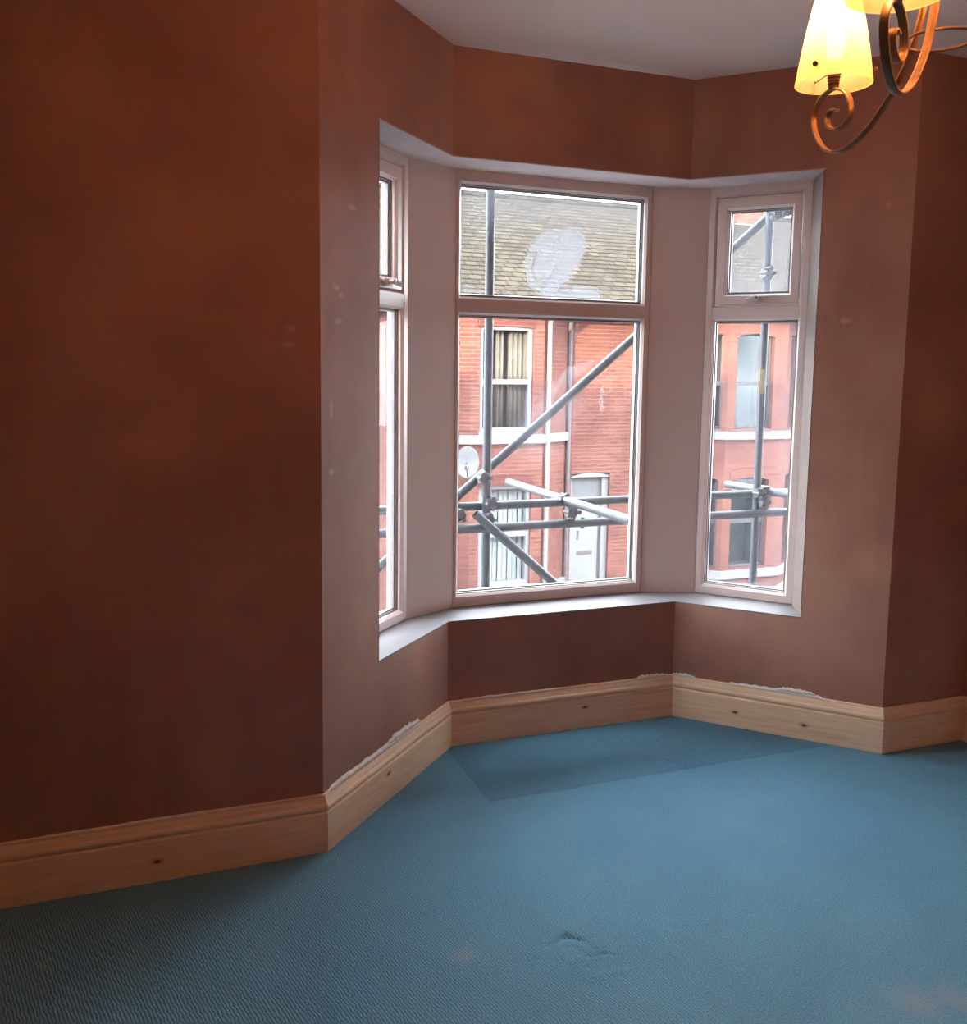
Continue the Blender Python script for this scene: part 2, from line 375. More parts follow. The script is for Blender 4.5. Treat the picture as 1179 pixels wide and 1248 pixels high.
for i in range(7):
    mb = MB(); k = len(prof); vsx = []
    for j in (i, i+1):
        for o, z in prof: q = offset(j, o, full); vsx.append((q.x, q.y, z))
    mb.add(vsx, [(a, k+a, k+a+1, a+1) for a in range(k-1)])
    mb.add(vsx, [tuple(range(k)), tuple(range(k, 2*k))[::-1]])
    boards.append(tag(mb.build(bnames[i],'pine'), blab[i], 'skirting board', kind='structure'))
def filler(i, t0, t1, z0, hs, parent, th=.004):       # ragged smear of filler on the plaster above a board
    n = nrm(full[i+1]-full[i]); mb = MB(); vsx = []
    K = 22
    for j in range(K+1):
        f = j/K; p = full[i].lerp(full[i+1], t0+(t1-t0)*f)
        h = hs*max(.12, math.sin(math.pi*min(1, f*1.02))*.6+.55*random.random())*(1 if 0 < j < K else .1)
        for (o, z) in ((.0, z0), (.011, z0), (th, z0+h*.5), (.0005, z0+h)):
            q = p+n*o; vsx.append((q.x, q.y, z))
    mb.add(vsx, [(j*4+a, (j+1)*4+a, (j+1)*4+a+1, j*4+a+1) for j in range(K) for a in range(3)], True)
    mb.build('filler_smear','filler', parent)
filler(4, .26, .76, .168, .016, boards[4]); filler(4, .52, .70, .180, .013, boards[4]); filler(4,.0,.12,.168,.014,boards[4])
filler(3, .82, .98, .168, .016, boards[3]); filler(3, .05, .5, .168, .006, boards[3])
filler(2, .02, .75, .168, .018, boards[2]); filler(2, .45, .72, .18, .018, boards[2]); filler(1, .3, .99, .168, .005, boards[1])

# ------------------------------------------------------------------ window boards, jamb linings, post panels
PL0, PM0, PM1, PR0 = Vector((.46,.685)), Vector((.675,.785)), Vector((1.515,.785)), Vector((1.73,.705))
BK = .07
sillp = [lf, C, D, rt, JR, PR0, PM1, PM0, PL0, JL]
sb = [lf+nrm(C-A)*.001+(C-A).normalized()*.0, offset(3,.001,full), offset(4,.001,full), rt+nrm(B-D)*.001]
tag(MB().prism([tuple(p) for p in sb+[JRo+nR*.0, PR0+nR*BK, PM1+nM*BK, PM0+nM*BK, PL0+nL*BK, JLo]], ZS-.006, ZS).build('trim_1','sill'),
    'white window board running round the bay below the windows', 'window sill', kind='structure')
def lining(name, p, q, label):
    d = (q-p); n = Vector((d.y,-d.x)).normalized()*.004
    if (Vector((1.05,.5))-p).dot(n) < 0: n = -n
    return tag(MB().prism([tuple(p+n*.2), tuple(p+n), tuple(q+n), tuple(q)], ZS+.0005, ZH-.0045).build(name,'reveal'), label, 'window reveal', kind='structure')
lining('trim_2', lf+(JL-lf)*.01, JL, 'pale plastered reveal beside the mostly hidden narrow window')
lining('trim_3', rt+(JR-rt)*.01, JR, 'pale plastered reveal beside the narrow window with full sash in view')
tag(MB().prism([tuple(p) for p in [lf, C, D, rt, JRo, PR0+nR*BK, PM1+nM*BK, PM0+nM*BK, PL0+nL*BK, JLo]], ZH-.004, ZH-.0002).build('trim_6','soffit'),
    'greyish plastered soffit above the bay windows', 'window soffit', kind='structure')
def post(name, p, q, n1, n2, label):
    return tag(MB().prism([tuple(p), tuple(q), tuple(q+n2*BK), tuple(p+n1*BK)], ZS, ZH).build(name,'upvc',bevel=.002), label, 'window post', kind='structure')
post('trim_4', PL0, PM0, nL, nM, 'plain white post panel between hidden narrow window and wide window')
post('trim_5', PM1, PR0, nM, nR, 'plain white post panel between wide window and fully seen narrow window')

# ------------------------------------------------------------------ windows (local x along the window, local y outward, z up)
def ring(mb, u0, u1, z0, z1, ws, y0, y1, cham=.008):
    # frame of four mitred bars; ws = widths left, right, bottom, top; the inner room-side edge is chamfered
    wl, wr, wb, wt = ws
    def rect(i, y): return [(u0+i*wl,y,z0+i*wb),(u1-i*wr,y,z0+i*wb),(u1-i*wr,y,z1-i*wt),(u0+i*wl,y,z1-i*wt)]
    def inner(y, d): return [(u0+wl-d,y,z0+wb-d),(u1-wr+d,y,z0+wb-d),(u1-wr+d,y,z1-wt+d),(u0+wl-d,y,z1-wt+d)]
    L = [rect(0,y1), rect(0,y0+.003), [(p[0]+s*.003, y0, p[2]+t*.003) for p,(s,t) in zip(rect(0,y0), ((1,1),(-1,1),(-1,-1),(1,-1)))], inner(y0,cham), inner(y0+cham*1.4,0), inner(y1,0)]
    vsx = [p for r in L for p in r]
    fs = [(k*4+i, k*4+(i+1)%4, ((k+1)%6)*4+(i+1)%4, ((k+1)%6)*4+i) for k in range(6) for i in range(4)]
    mb.add(vsx, fs)
def smear_fn(which):
    def capsule(x, y, ax, ay, bx, by, r0, r1):
        t = max(0, min(1, ((x-ax)*(bx-ax)+(y-ay)*(by-ay))/max(1e-9,(bx-ax)**2+(by-ay)**2)))
        return math.hypot(x-ax-t*(bx-ax), y-ay-t*(by-ay))-(r0+(r1-r0)*t)
    def soft(d, s): return max(0, min(1, .5-d/s))
    # positions in metres on the pane
    def top(u, z):
        f = .03+.42*max(0, (z-1.86)/.22)
        pts = [(.475,1.93),(.40,1.925),(.33,1.865),(.312,1.79),(.335,1.725),(.40,1.69)]
        d = min(capsule(u,z,*pts[i],*pts[i+1],.016,.02) for i in range(5))
        f = max(f, .46*soft(d, .022))
        body = min(capsule(u,z,.50,1.90,.46,1.80,.062,.055), capsule(u,z,.46,1.80,.40,1.70,.055,.03), capsule(u,z,.40,1.88,.38,1.78,.055,.05))
        f = max(f, .56*soft(body, .03))
        foot = capsule(u,z,.41,1.69,.60,1.695,.02,.03); f = max(f, .54*soft(foot, .03))
        foot2 = capsule(u,z,.52,1.705,.61,1.70,.022,.02); f = max(f, .56*soft(foot2, .025))
        lft = capsule(u,z,.04,1.69,.10,1.69,.018,.01); f = max(f, .40*soft(lft, .03))
        scr = min(capsule(u,z,.345,1.855,.327,1.79,.0012,.0012), capsule(u,z,.327,1.79,.345,1.735,.0012,.0012), capsule(u,z,.345,1.735,.385,1.70,.0012,.001), capsule(u,z,.43,1.81,.405,1.755,.001,.001))
        f *= 1-.75*soft(scr, .006)
        return f
    def low(u, z):
        f = .035
        for k in range(5):   # fan of faint strokes
            a = .40-k*.018; pts = [(.60-k*.03,1.425-k*.02),(.50-k*.025,1.40-k*.035),(.43-k*.03,1.31-k*.03),(.40-k*.045,1.20-k*.02)]
            d = min(capsule(u,z,*pts[i],*pts[i+1],.012,.012) for i in range(3)); f = max(f, (.32-.03*k)*soft(d, .025))
        bl = capsule(u,z,.45,1.25,.36,1.12,.11,.10); f = max(f, .15*soft(bl, .12))
        for (x0,z0,x1,z1) in ((.655,1.33,.64,1.27),(.64,1.27,.648,1.235),(.655,1.31,.665,1.29),(.648,1.29,.655,1.24)):
            f = max(f, .5*soft(capsule(u,z,x0,z0,x1,z1,.003,.0025), .007))
        for k in range(9):
            x0 = .15+.07*k; f = max(f, .08*soft(capsule(u,z,x0,.9-.1*(k%3),x0+.003,.62,.006,.003), .012))
        return f
    def side_top(u, z):
        return .42+.07*math.sin(u*9+z*5)+.15*max(0,(1.78-z)/.08)
    def side_low(u, z):
        f = .11+.14*max(0, (u-.26)/.1)+.02*math.sin(z*6)
        f = max(f, .5*min(1, max(0, (.55-z)/.03))) if z < .55 else f
        for x0 in (.12,.16,.24): f = max(f, .12*soft(capsule(u,z,x0,1.1,x0+.004,.62,.004,.003), .01))
        return min(.6, f)
    def plain(u, z): return .06
    return dict(top=top, low=low, side_top=side_top, side_low=side_low, plain=plain)[which]
def pane(parent, u0, u1, z0, z1, y, fn, nu, nz):
    f = smear_fn(fn); mb = MB(); val = []
    us = [u0+(u1-u0)*i/nu for i in range(nu+1)]; zz = [z0+(z1-z0)*j/nz for j in range(nz+1)]
    mb.add([(a,y,b) for b in zz for a in us], [(j*(nu+1)+i, j*(nu+1)+i+1, (j+1)*(nu+1)+i+1, (j+1)*(nu+1)+i) for j in range(nz) for i in range(nu)])
    val = [f(a,b) for b in zz for a in us]
    mb.add([(u0,y+.004,z0),(u1,y+.004,z0),(u1,y+.004,z1),(u0,y+.004,z1)], [(3,2,1,0)]); val += [0]*4
    o = mb.build('pane','pane', parent)
    at = o.data.attributes.new('film','FLOAT','POINT'); at.data.foreach_set('value', val)
    return o
def gasket(parent, u0, u1, z0, z1, y):
    mb = MB(); ring(mb, u0-.001, u1+.001, z0-.001, z1+.001, (.004,)*4, y, y+.005, .001); mb.build('gasket','gasket', parent)
    mb = MB(); ring(mb, u0+.003, u1-.003, z0+.003, z1-.003, (.007,)*4, y+.010, y+.024, .001); mb.build('spacer_bar','spacer', parent)
def handle(parent, u, z, flip=1):
    h = MB().box((u-.028,-.010,z-.012),(u+.028,.0,z+.012)).build('handle','upvc', parent, .003)
    mb = MB().tube((u,-.008,z),(u,-.030,z+.004),.009,10)
    mb.tube((u,-.028,z+.004),(u-flip*.035,-.036,z-.006),.011,10,.008).build('lever','upvc', h)
    MB().tube((u+.004,-.031,z+.004),(u+.004,-.0325,z+.004),.004,8).build('lock_button','gasket', h)
def wmat(p, d):
    d = d.normalized(); mt = Matrix(((d.x,-d.y,0),(d.y,d.x,0),(0,0,1))).to_4x4(); mt.translation = (p.x,p.y,0); return mt
FD = .065
def wide_window():
    L = (PM1-PM0).length
    w = tag(empty('window_1', matrix=wmat(PM0, PM1-PM0)), 'wide fixed white window in two panes with white swirl smeared on the upper glass', 'window', kind='structure')
    mb = MB(); ring(mb, 0, L, ZS, ZH, (.022,.030,.048,.053), 0, FD); mb.build('frame','upvc', w)
    mb = MB(); z0, z1 = 1.600, 1.667
    mb.add([(.015,FD,z0),(L-.02,FD,z0),(L-.02,.012,z0),(.015,.012,z0),(.015,.002,z0+.008),(L-.02,.002,z0+.008),(.015,.002,z1-.008),(L-.02,.002,z1-.008),(.015,.012,z1),(L-.02,.012,z1),(.015,FD,z1),(L-.02,FD,z1)],
           [(0,1,2,3),(3,2,5,4),(4,5,7,6),(6,7,9,8),(8,9,11,10),(10,11,1,0),(0,3,4,6,8,10),(1,11,9,7,5,2)]); mb.build('transom','upvc', w)
    for (za, zb, fn, nu, nz) in ((1.667,ZH-.053,'top',150,90),(ZS+.048,1.600,'low',130,150)):
        gasket(w, .022, L-.03, za, zb, .020); pane(w, .022, L-.03, za, zb, .034, fn, nu, nz)
wide_window()
def narrow_window(name, p, q, mirror, label, films):
    L = (q-p).length
    w = tag(empty(name, matrix=wmat(p, q-p)), label, 'window', kind='structure')
    mb = MB(); ring(mb, 0, L, ZS, ZH, (.033,.036,.040,.042), 0, FD); mb.build('frame','upvc', w)
    mb = MB(); z0, z1 = 1.603, 1.664
    mb.add([(.02,FD,z0),(L-.02,FD,z0),(L-.02,.012,z0),(.02,.012,z0),(.02,.002,z0+.008),(L-.02,.002,z0+.008),(.02,.002,z1-.008),(L-.02,.002,z1-.008),(.02,.012,z1),(L-.02,.012,z1),(.02,FD,z1),(L-.02,FD,z1)],
           [(0,1,2,3),(3,2,5,4),(4,5,7,6),(6,7,9,8),(8,9,11,10),(10,11,1,0),(0,3,4,6,8,10),(1,11,9,7,5,2)]); mb.build('transom','upvc', w)
    s = MB(); a, b, c, d = .036, L-.039, 1.667, ZH-.045
    ring(s, a, b, c, d, (.041,.038,.041,.05), .004, FD); so = s.build('sash','upvc', w)
    gasket(so, a+.041, b-.038, c+.041, d-.05, .024); pane(so, a+.041, b-.038, c+.041, d-.05, .038, films[0], 30, 40)
    gasket(w, .033, L-.036, ZS+.040, 1.603, .020); pane(w, .033, L-.036, ZS+.04, 1.603, .034, films[1], 60, 90)
    handle(so, L*.51 if not mirror else L*.62, 1.686, 1 if not mirror else -1)
narrow_window('window_2', PR0, JR, False, 'narrow white window with small top sash and handle, milky glass', ('side_top','side_low'))
narrow_window('window_3', JL, PL0, True, 'narrow white window mostly hidden behind the bay corner wall', ('plain','plain'))

# ------------------------------------------------------------------ own house outside the room, and the street
EX0, EX1 = -48, 22
mb = MB().box((EX0,-9.5,-3.35),(EX1,.0,-.30)); mb.box((EX0,-9.5,-.3),(XL-T-.01,.0,3.0)); mb.box((E.x+T+.01,-9.5,-.3),(EX1,.0,3.0)); mb.box((XL-T,-9.5,-.3),(E.x+T,YB-T-.02,3.0))
tag(mb.build('wall_exterior','render_own'), 'outer brick walls of the own terrace below and beside the room', 'wall', kind='structure')
mb = MB(); P = [(.45,2.75),(-4.5,6.55),(-9.9,2.75)]
mb.add([(x,y,z) for x in (EX0,EX1) for y,z in P], [(0,1,2),(5,4,3),(0,3,4,1),(1,4,5,2),(2,5,3,0)])
tag(mb.build('roof','slate'), 'slate roof over the own terrace', 'roof', kind='structure')
GZ = -3.25
tag(MB().box((-60,.3,GZ-.2),(70,12.4,GZ-.1)).build('street','asphalt'), 'dark asphalt street between the two terraces', 'street', kind='structure')
tag(MB().box((-60,12.4,GZ-.2),(70,30,GZ)).build('pavement','pavement'), 'grey pavement in front of the brick terrace', 'pavement', kind='structure')

# ------------------------------------------------------------------ terrace across the street
YF, YBAY = 14.6, 14.0; PITCHX = 5.74; EAV = 2.66; WT = .30
def facade(mb, p, q, z0, z1, holes):
    # wall from p to q (plan), thickness WT to the back, rectangular holes (u0,u1,za,zb)
    p, q = Vector(p), Vector(q); L = (q-p).length; d = (q-p)/L; n = Vector((-d.y, d.x))
    us = sorted({0, L, *[h[0] for h in holes], *[h[1] for h in holes]}); zs = sorted({z0, z1, *[h[2] for h in holes], *[h[3] for h in holes]})
    for i in range(len(us)-1):
        for j in range(len(zs)-1):
            um, zm = (us[i]+us[i+1])/2, (zs[j]+zs[j+1])/2
            if any(h[0] < um < h[1] and h[2] < zm < h[3] for h in holes): continue
            a, b = p+d*us[i], p+d*us[i+1]
            mb.prism([tuple(a),tuple(b),tuple(b+n*WT),tuple(a+n*WT)], zs[j], zs[j+1])
def house_window(parent, p, q, u0, u1, z0, z1, style, rail, cloth):
    p, q = Vector(p), Vector(q); d = (q-p).normalized(); n = Vector((-d.y, d.x))
    mt = wmat(p, d)
    def put(mb, name, mat, par): 
        o = mb.build(name, mat, par); o.data.transform(mt); o.data.update(); return o
    fm = 'paint_white' if style == 'white' else 'dark_wood'; fw = .075 if style == 'white' else .05
    mb = MB(); ring(mb, u0, u1, z0, z1, (fw,)*4, .04 if style=='white' else .11, .2, .01); mb.box((u0+fw*.5,.05 if style=='white' else .12,rail-.045),(u1-fw*.5,.18,rail+.045))
    if style == 'white':
        mb.box((u0-.03,-.03,z0-.06),(u1+.03,.16,z0+.01))
    w = put(mb, 'window', fm, parent)
    put(MB().box((u0+fw,.135,z0+fw),(u1-fw,.14,rail-.045)), 'pane', 'far_glass', w)
    put(MB().box((u0+fw,.135,rail+.045),(u1-fw,.14,z1-fw)), 'pane', 'far_glass', w)
    put(MB().box((u0-.01,.75,z0-.01),(u1+.01,.77,z1+.01)).box((u0-.03,.20,z0-.01),(u0-.01,.77,z1+.01)).box((u1+.01,.20,z0-.01),(u1+.03,.77,z1+.01)).box((u0-.03,.20,z0-.03),(u1+.03,.77,z0-.01)).box((u0-.03,.20,z1+.01),(u1+.03,.77,z1+.03)), 'dark_interior', 'room_dark', w)
    def drape(a, b, mat, name, amp=.025, waves=5):
        K = waves*8; v = []
        for k in range(K+1):
            u = a+(b-a)*k/K; y = .24+amp*math.sin(2*math.pi*waves*k/K)
            v += [(u,y,z0+.02),(u,y,z1-.02),(u,y+.006,z1-.02),(u,y+.006,z0+.02)]
        put(MB().add(v, [(4*k+e, 4*k+4+e, 4*k+4+(e+1)%4, 4*k+(e+1)%4) for k in range(K) for e in range(4)], True), name, mat, w)
    if cloth == 'curtain':
        W = u1-u0; drape(u0+.36*W, u0+.52*W, 'curtain','curtain',.03,2); drape(u0+.60*W, u1-.03, 'curtain','curtain',.03,4); pass
    if cloth == 'blind':
        K = 9
        for k in range(K):
            a = u0+fw+(u1-u0-2*fw)*k/K
            put(MB().box((a,.2+.02*(k%2),z0+.03),(a+(u1-u0-2*fw)/K*.86,.21+.02*(k%2),z1-.03)), 'blind_slat', 'blind', w)
    if cloth == 'half': drape(u0+.3*(u1-u0), u0+.55*(u1-u0), 'blind','curtain',.02,3)
    return w
def band(parent, name, pts, z0, z1, proud, mat='stone_white'):
    P = [Vector(p) for p in pts]; mb = MB()
    o1 = [offset(i, proud, P) for i in range(len(P))]; o2 = [offset(i, -.05, P) for i in range(len(P))]
    for i in range(len(P)-1): mb.prism([tuple(o1[i]),tuple(o1[i+1]),tuple(o2[i+1]),tuple(o2[i])], z0, z1)
    return mb.build(name, mat, parent)
def house(cx, style, label, stack=False, lo=0, hi=0):
    h = tag(empty('terrace_house', (cx, YBAY, GZ)), label, 'house', 'brick terrace across the street')
    inv = Matrix.Translation((-cx, -YBAY, -GZ))
    before = set(bpy.data.objects)
    x0, x1 = cx-PITCHX/2+lo, cx+PITCHX/2+hi
    a, b, c, d = (cx-1.55,YF), (cx-.745,YBAY), (cx+.765,YBAY), (cx+1.57,YF)
    wl, wr = .45-1.0, .53
    W1 = (.195, 1.275) if style == 'white' else (.215, 1.165)
    mb = MB()
    up, dn = (.20, 2.19 if style=='white' else 2.20), (-2.79, -.83)
    facade(mb, b, c, GZ, EAV, [(W1[0],W1[1],*up),(W1[0],W1[1],*dn)])
    sidewin = style == 'dark'
    SW = (.42,.89)
    facade(mb, a, b, GZ, EAV, [(SW[0],SW[1],*up),(SW[0],SW[1],*dn)] if sidewin else [])
    facade(mb, c, d, GZ, EAV, [(.28,.70,*up),(.28,.70,*dn)] if sidewin else [])
    dx0 = 8.20-6.50; dw = .90
    facade(mb, (x0,YF), a, GZ, EAV, [])
    u = dx0-1.57
    facade(mb, d, (x1,YF), GZ, EAV, [(u, u+dw, GZ, -.72)])
    mb.build('brick_wall','brick', h)
    cloths = ('curtain','blind') if style == 'white' else ('none','none')
    house_window(h, b, c, *W1, *up, style, 1.15, cloths[0]); house_window(h, b, c, *W1, *dn, style, -1.79, cloths[1])
    if sidewin:
        for z, r_ in ((up,1.15),(dn,-1.79)):
            house_window(h, a, b, *SW, *z, style, r_, 'none'); house_window(h, c, d, .28, .70, *z, style, r_, 'none')
    # bands at sill level wrap the bay
    wrap = [(cx-1.60,YF+.02), b, c, (cx+1.62,YF+.02)]
    band(h, 'sill_band', wrap, -.02, .15, .06); band(h, 'plinth_band', wrap, -3.01, -2.83, .06)
    # segmental brick heads over dark windows / flat darker heads over white ones
    def head(p, q, u0, u1, z, rise):
        p, q = Vector(p), Vector(q); mt = wmat(p, (q-p)); K = 10; v = []
        for k in range(K+1):
            t = k/K; uu = u0+(u1-u0)*t; zz = z-rise*(2*t-1)**2
            v += [(uu,-.012,zz),(uu,-.012,z+.21-rise*(2*t-1)**2),(uu,.14,z+.21-rise*(2*t-1)**2),(uu,.14,zz)]
        o = MB().add(v, [(4*k+e,4*k+4+e,4*k+4+(e+1)%4,4*k+(e+1)%4) for k in range(K) for e in range(4)]+[(0,1,2,3),(4*K+3,4*K+2,4*K+1,4*K)]).build('lintel','brick_dark' if style=='white' else 'brick', h)
        o.data.transform(mt)
    for z in (up[1], dn[1]):
        head(b, c, W1[0]-.05, W1[1]+.05, z+.0, .09 if style == 'dark' else .03)
        if sidewin: head(a, b, SW[0]-.03, SW[1]+.03, z, .06)
    # door with arched fanlight
    X = cx+dx0
    mb = MB(); ring(mb, X, X+dw, GZ, -.72, (.07,.15,.05,.06), YF+.06, YF+.2, .01); mb.box((X+.05,YF+.07,-1.40),(X+dw-.1,YF+.19,-1.25))
    fr = mb.build('door_frame','paint_white' if style=='white' else 'dark_wood', h)
    K = 12; v = []
    for k in range(K+1):
        t = k/K; uu = X-.03+(dw+.06)*t; zz = -.70-.10*(2*t-1)**2
        v += [(uu,YF-.01,-.79),(uu,YF-.01,zz),(uu,YF+.1,zz),(uu,YF+.1,-.79)]
    MB().add(v, [(4*k+e,4*k+4+e,4*k+4+(e+1)%4,4*k+(e+1)%4) for k in range(K) for e in range(4)]).build('arched_head','paint_white' if style=='white' else 'stone_white', fr)
    MB().box((X+.07,YF+.12,-1.25),(X+dw-.15,YF+.13,-.78)).build('fanlight','dish_grey' if style=='white' else 'far_glass', fr)
    dm = 'paint_white' if style == 'white' else 'dark_wood'
    dr = MB().box((X+.075,YF+.10,GZ+.05),(X+dw-.20,YF+.15,-1.41)).build('door', dm, h, .01)
    MB().box((X+dw-.20,YF+.11,GZ+.05),(X+dw-.15,YF+.15,-1.41)).build('door_jamb_shade','pipe_black', h)  # dark strip standing in for the shade at the door jamb
    if style == 'white':
        MB().box((X+.22,YF+.085,-2.42),(X+.57,YF+.10,-2.345)).build('letterbox','pipe_black', dr, .005)
        mb = MB().tube((X+.24,YF+.07,-1.93),(X+.24,YF+.10,-1.93),.02,8); mb.box((X+.225,YF+.08,-2.10),(X+.255,YF+.095,-1.93)); mb.build('knocker','pipe_black', dr)
    # gutter, pipes
    g = MB(); g.tube((x0,YBAY-.33,EAV+.02),(x1,YBAY-.33,EAV+.02),.06,8); g.box((x0,YBAY-.28,EAV-.10),(x1,YBAY-.24,EAV+.10)); g.build('gutter','paint_white', h)
    MB().box((x0,YBAY-.28,EAV-.01),(x1,YF+.3,EAV+.02)).build('soffit','paint_white', h)
    if style == 'white':
        mb = MB().tube((c[0]+.10,YBAY-.02,EAV-.4),(c[0]+.10,YBAY-.02,GZ+.05),.045,8); mb.tube((c[0]+.10,YBAY-.02,EAV-.4),(c[0]+.10,YBAY-.3,EAV-.02),.045,8); mb.build('downpipe','paint_white', h)
        MB().tube((d[0]+.03,YF-.04,EAV),(d[0]+.03,YF-.04,GZ+.02),.05,8).build('waste_pipe','pipe_black', h)
    # roof
    ye, yr, zr = YBAY-.35, 18.6, 5.42
    mb = MB(); mb.add([(x,y,z) for x in (x0,x1) for y,z in ((ye,EAV+.04),(ye,EAV+.10),(yr,zr),(23.5,EAV+.1),(23.5,EAV+.04))], [(0,1,2,3,4)[::-1],(5,6,7,8,9),(0,5,6,1)[::-1],(1,6,7,2)[::-1],(2,7,8,3)[::-1],(3,8,9,4)[::-1],(4,9,5,0)[::-1]])
    mb.build('roof','slate', h)
    mb = MB(); mb.tube((x0,yr,zr+.0),(x1,yr,zr+.0),.09,8); mb.build('ridge_tiles','slate', h)
    if stack:
        X0, X1, y0, y1 = x1-.82, x1-.02, 18.15, 19.05
        mb = MB().box((X0,y0,4.9),(X1,y1,6.5)); mb.box((X0-.05,y0-.05,6.5),(X1+.01,y1+.05,6.65)); ck = mb.build('chimney_stack','brick', h)
        MB().box((X0-.12,y0-.06,4.95),(X1,y0+.02,5.16)).build('flashing','lead', ck)
        for k in range(3):
            MB().lathe([(.0,6.65),(.11,6.65),(.10,6.95),(.12,6.97),(.12,7.0),(.07,7.0),(.07,6.7)],12,(X0+.15+.25*k,18.6,0)).build('chimney_pot','brick_dark', ck)
    for o in set(bpy.data.objects)-before:
        if o.type == 'MESH': o.data.transform(inv)
    return h
house(6.505, 'white', 'red brick house with white sash windows, white door and white downpipe')
house(6.505+PITCHX, 'dark', 'red brick bay house with dark arched windows seen behind yellow tagged pole', True, 0, .32)
house(6.505-PITCHX, 'white', 'red brick house beside the satellite dish, half hidden by the bay corner')
house(6.505+2*PITCHX, 'dark', 'red brick house beyond the chimney stack at end of row', False, .325, 0)
def dish():
    loc = (5.60, YBAY+.02, -.35)
    h = tag(empty('satellite_dish', loc), 'grey satellite dish on the brick bay beside the white framed windows', 'satellite dish')
    rot = Matrix.Rotation(R(70),4,'X') @ Matrix.Rotation(R(0),4,'Z')
    tilt = Matrix.Translation((0,-.32,.02)) @ Matrix.Rotation(R(-25),4,'Z') @ Matrix.Rotation(R(80),4,'X')
    o = MB().lathe([(0,-.06),(.12,-.05),(.22,-.025),(.29,.0),(.30,.008),(.285,.008),(.2,-.012),(0,-.04)],24).build('reflector','dish_grey', h); o.data.transform(tilt @ Matrix.Diagonal((.75,1,1,1)))
    MB().tube((0,-.30,0),(0,-.0,0),.02,8).tube((0,-.02,-.12),(0,-.02,.12),.03,8).build('bracket','pipe_black', h)
    MB().tube((0,-.34,-.25),(-.12,-.62,-.05),.012,6).box((-.15,-.68,-.09),(-.09,-.60,-.01)).build('feed_arm','pipe_black', h)
dish()

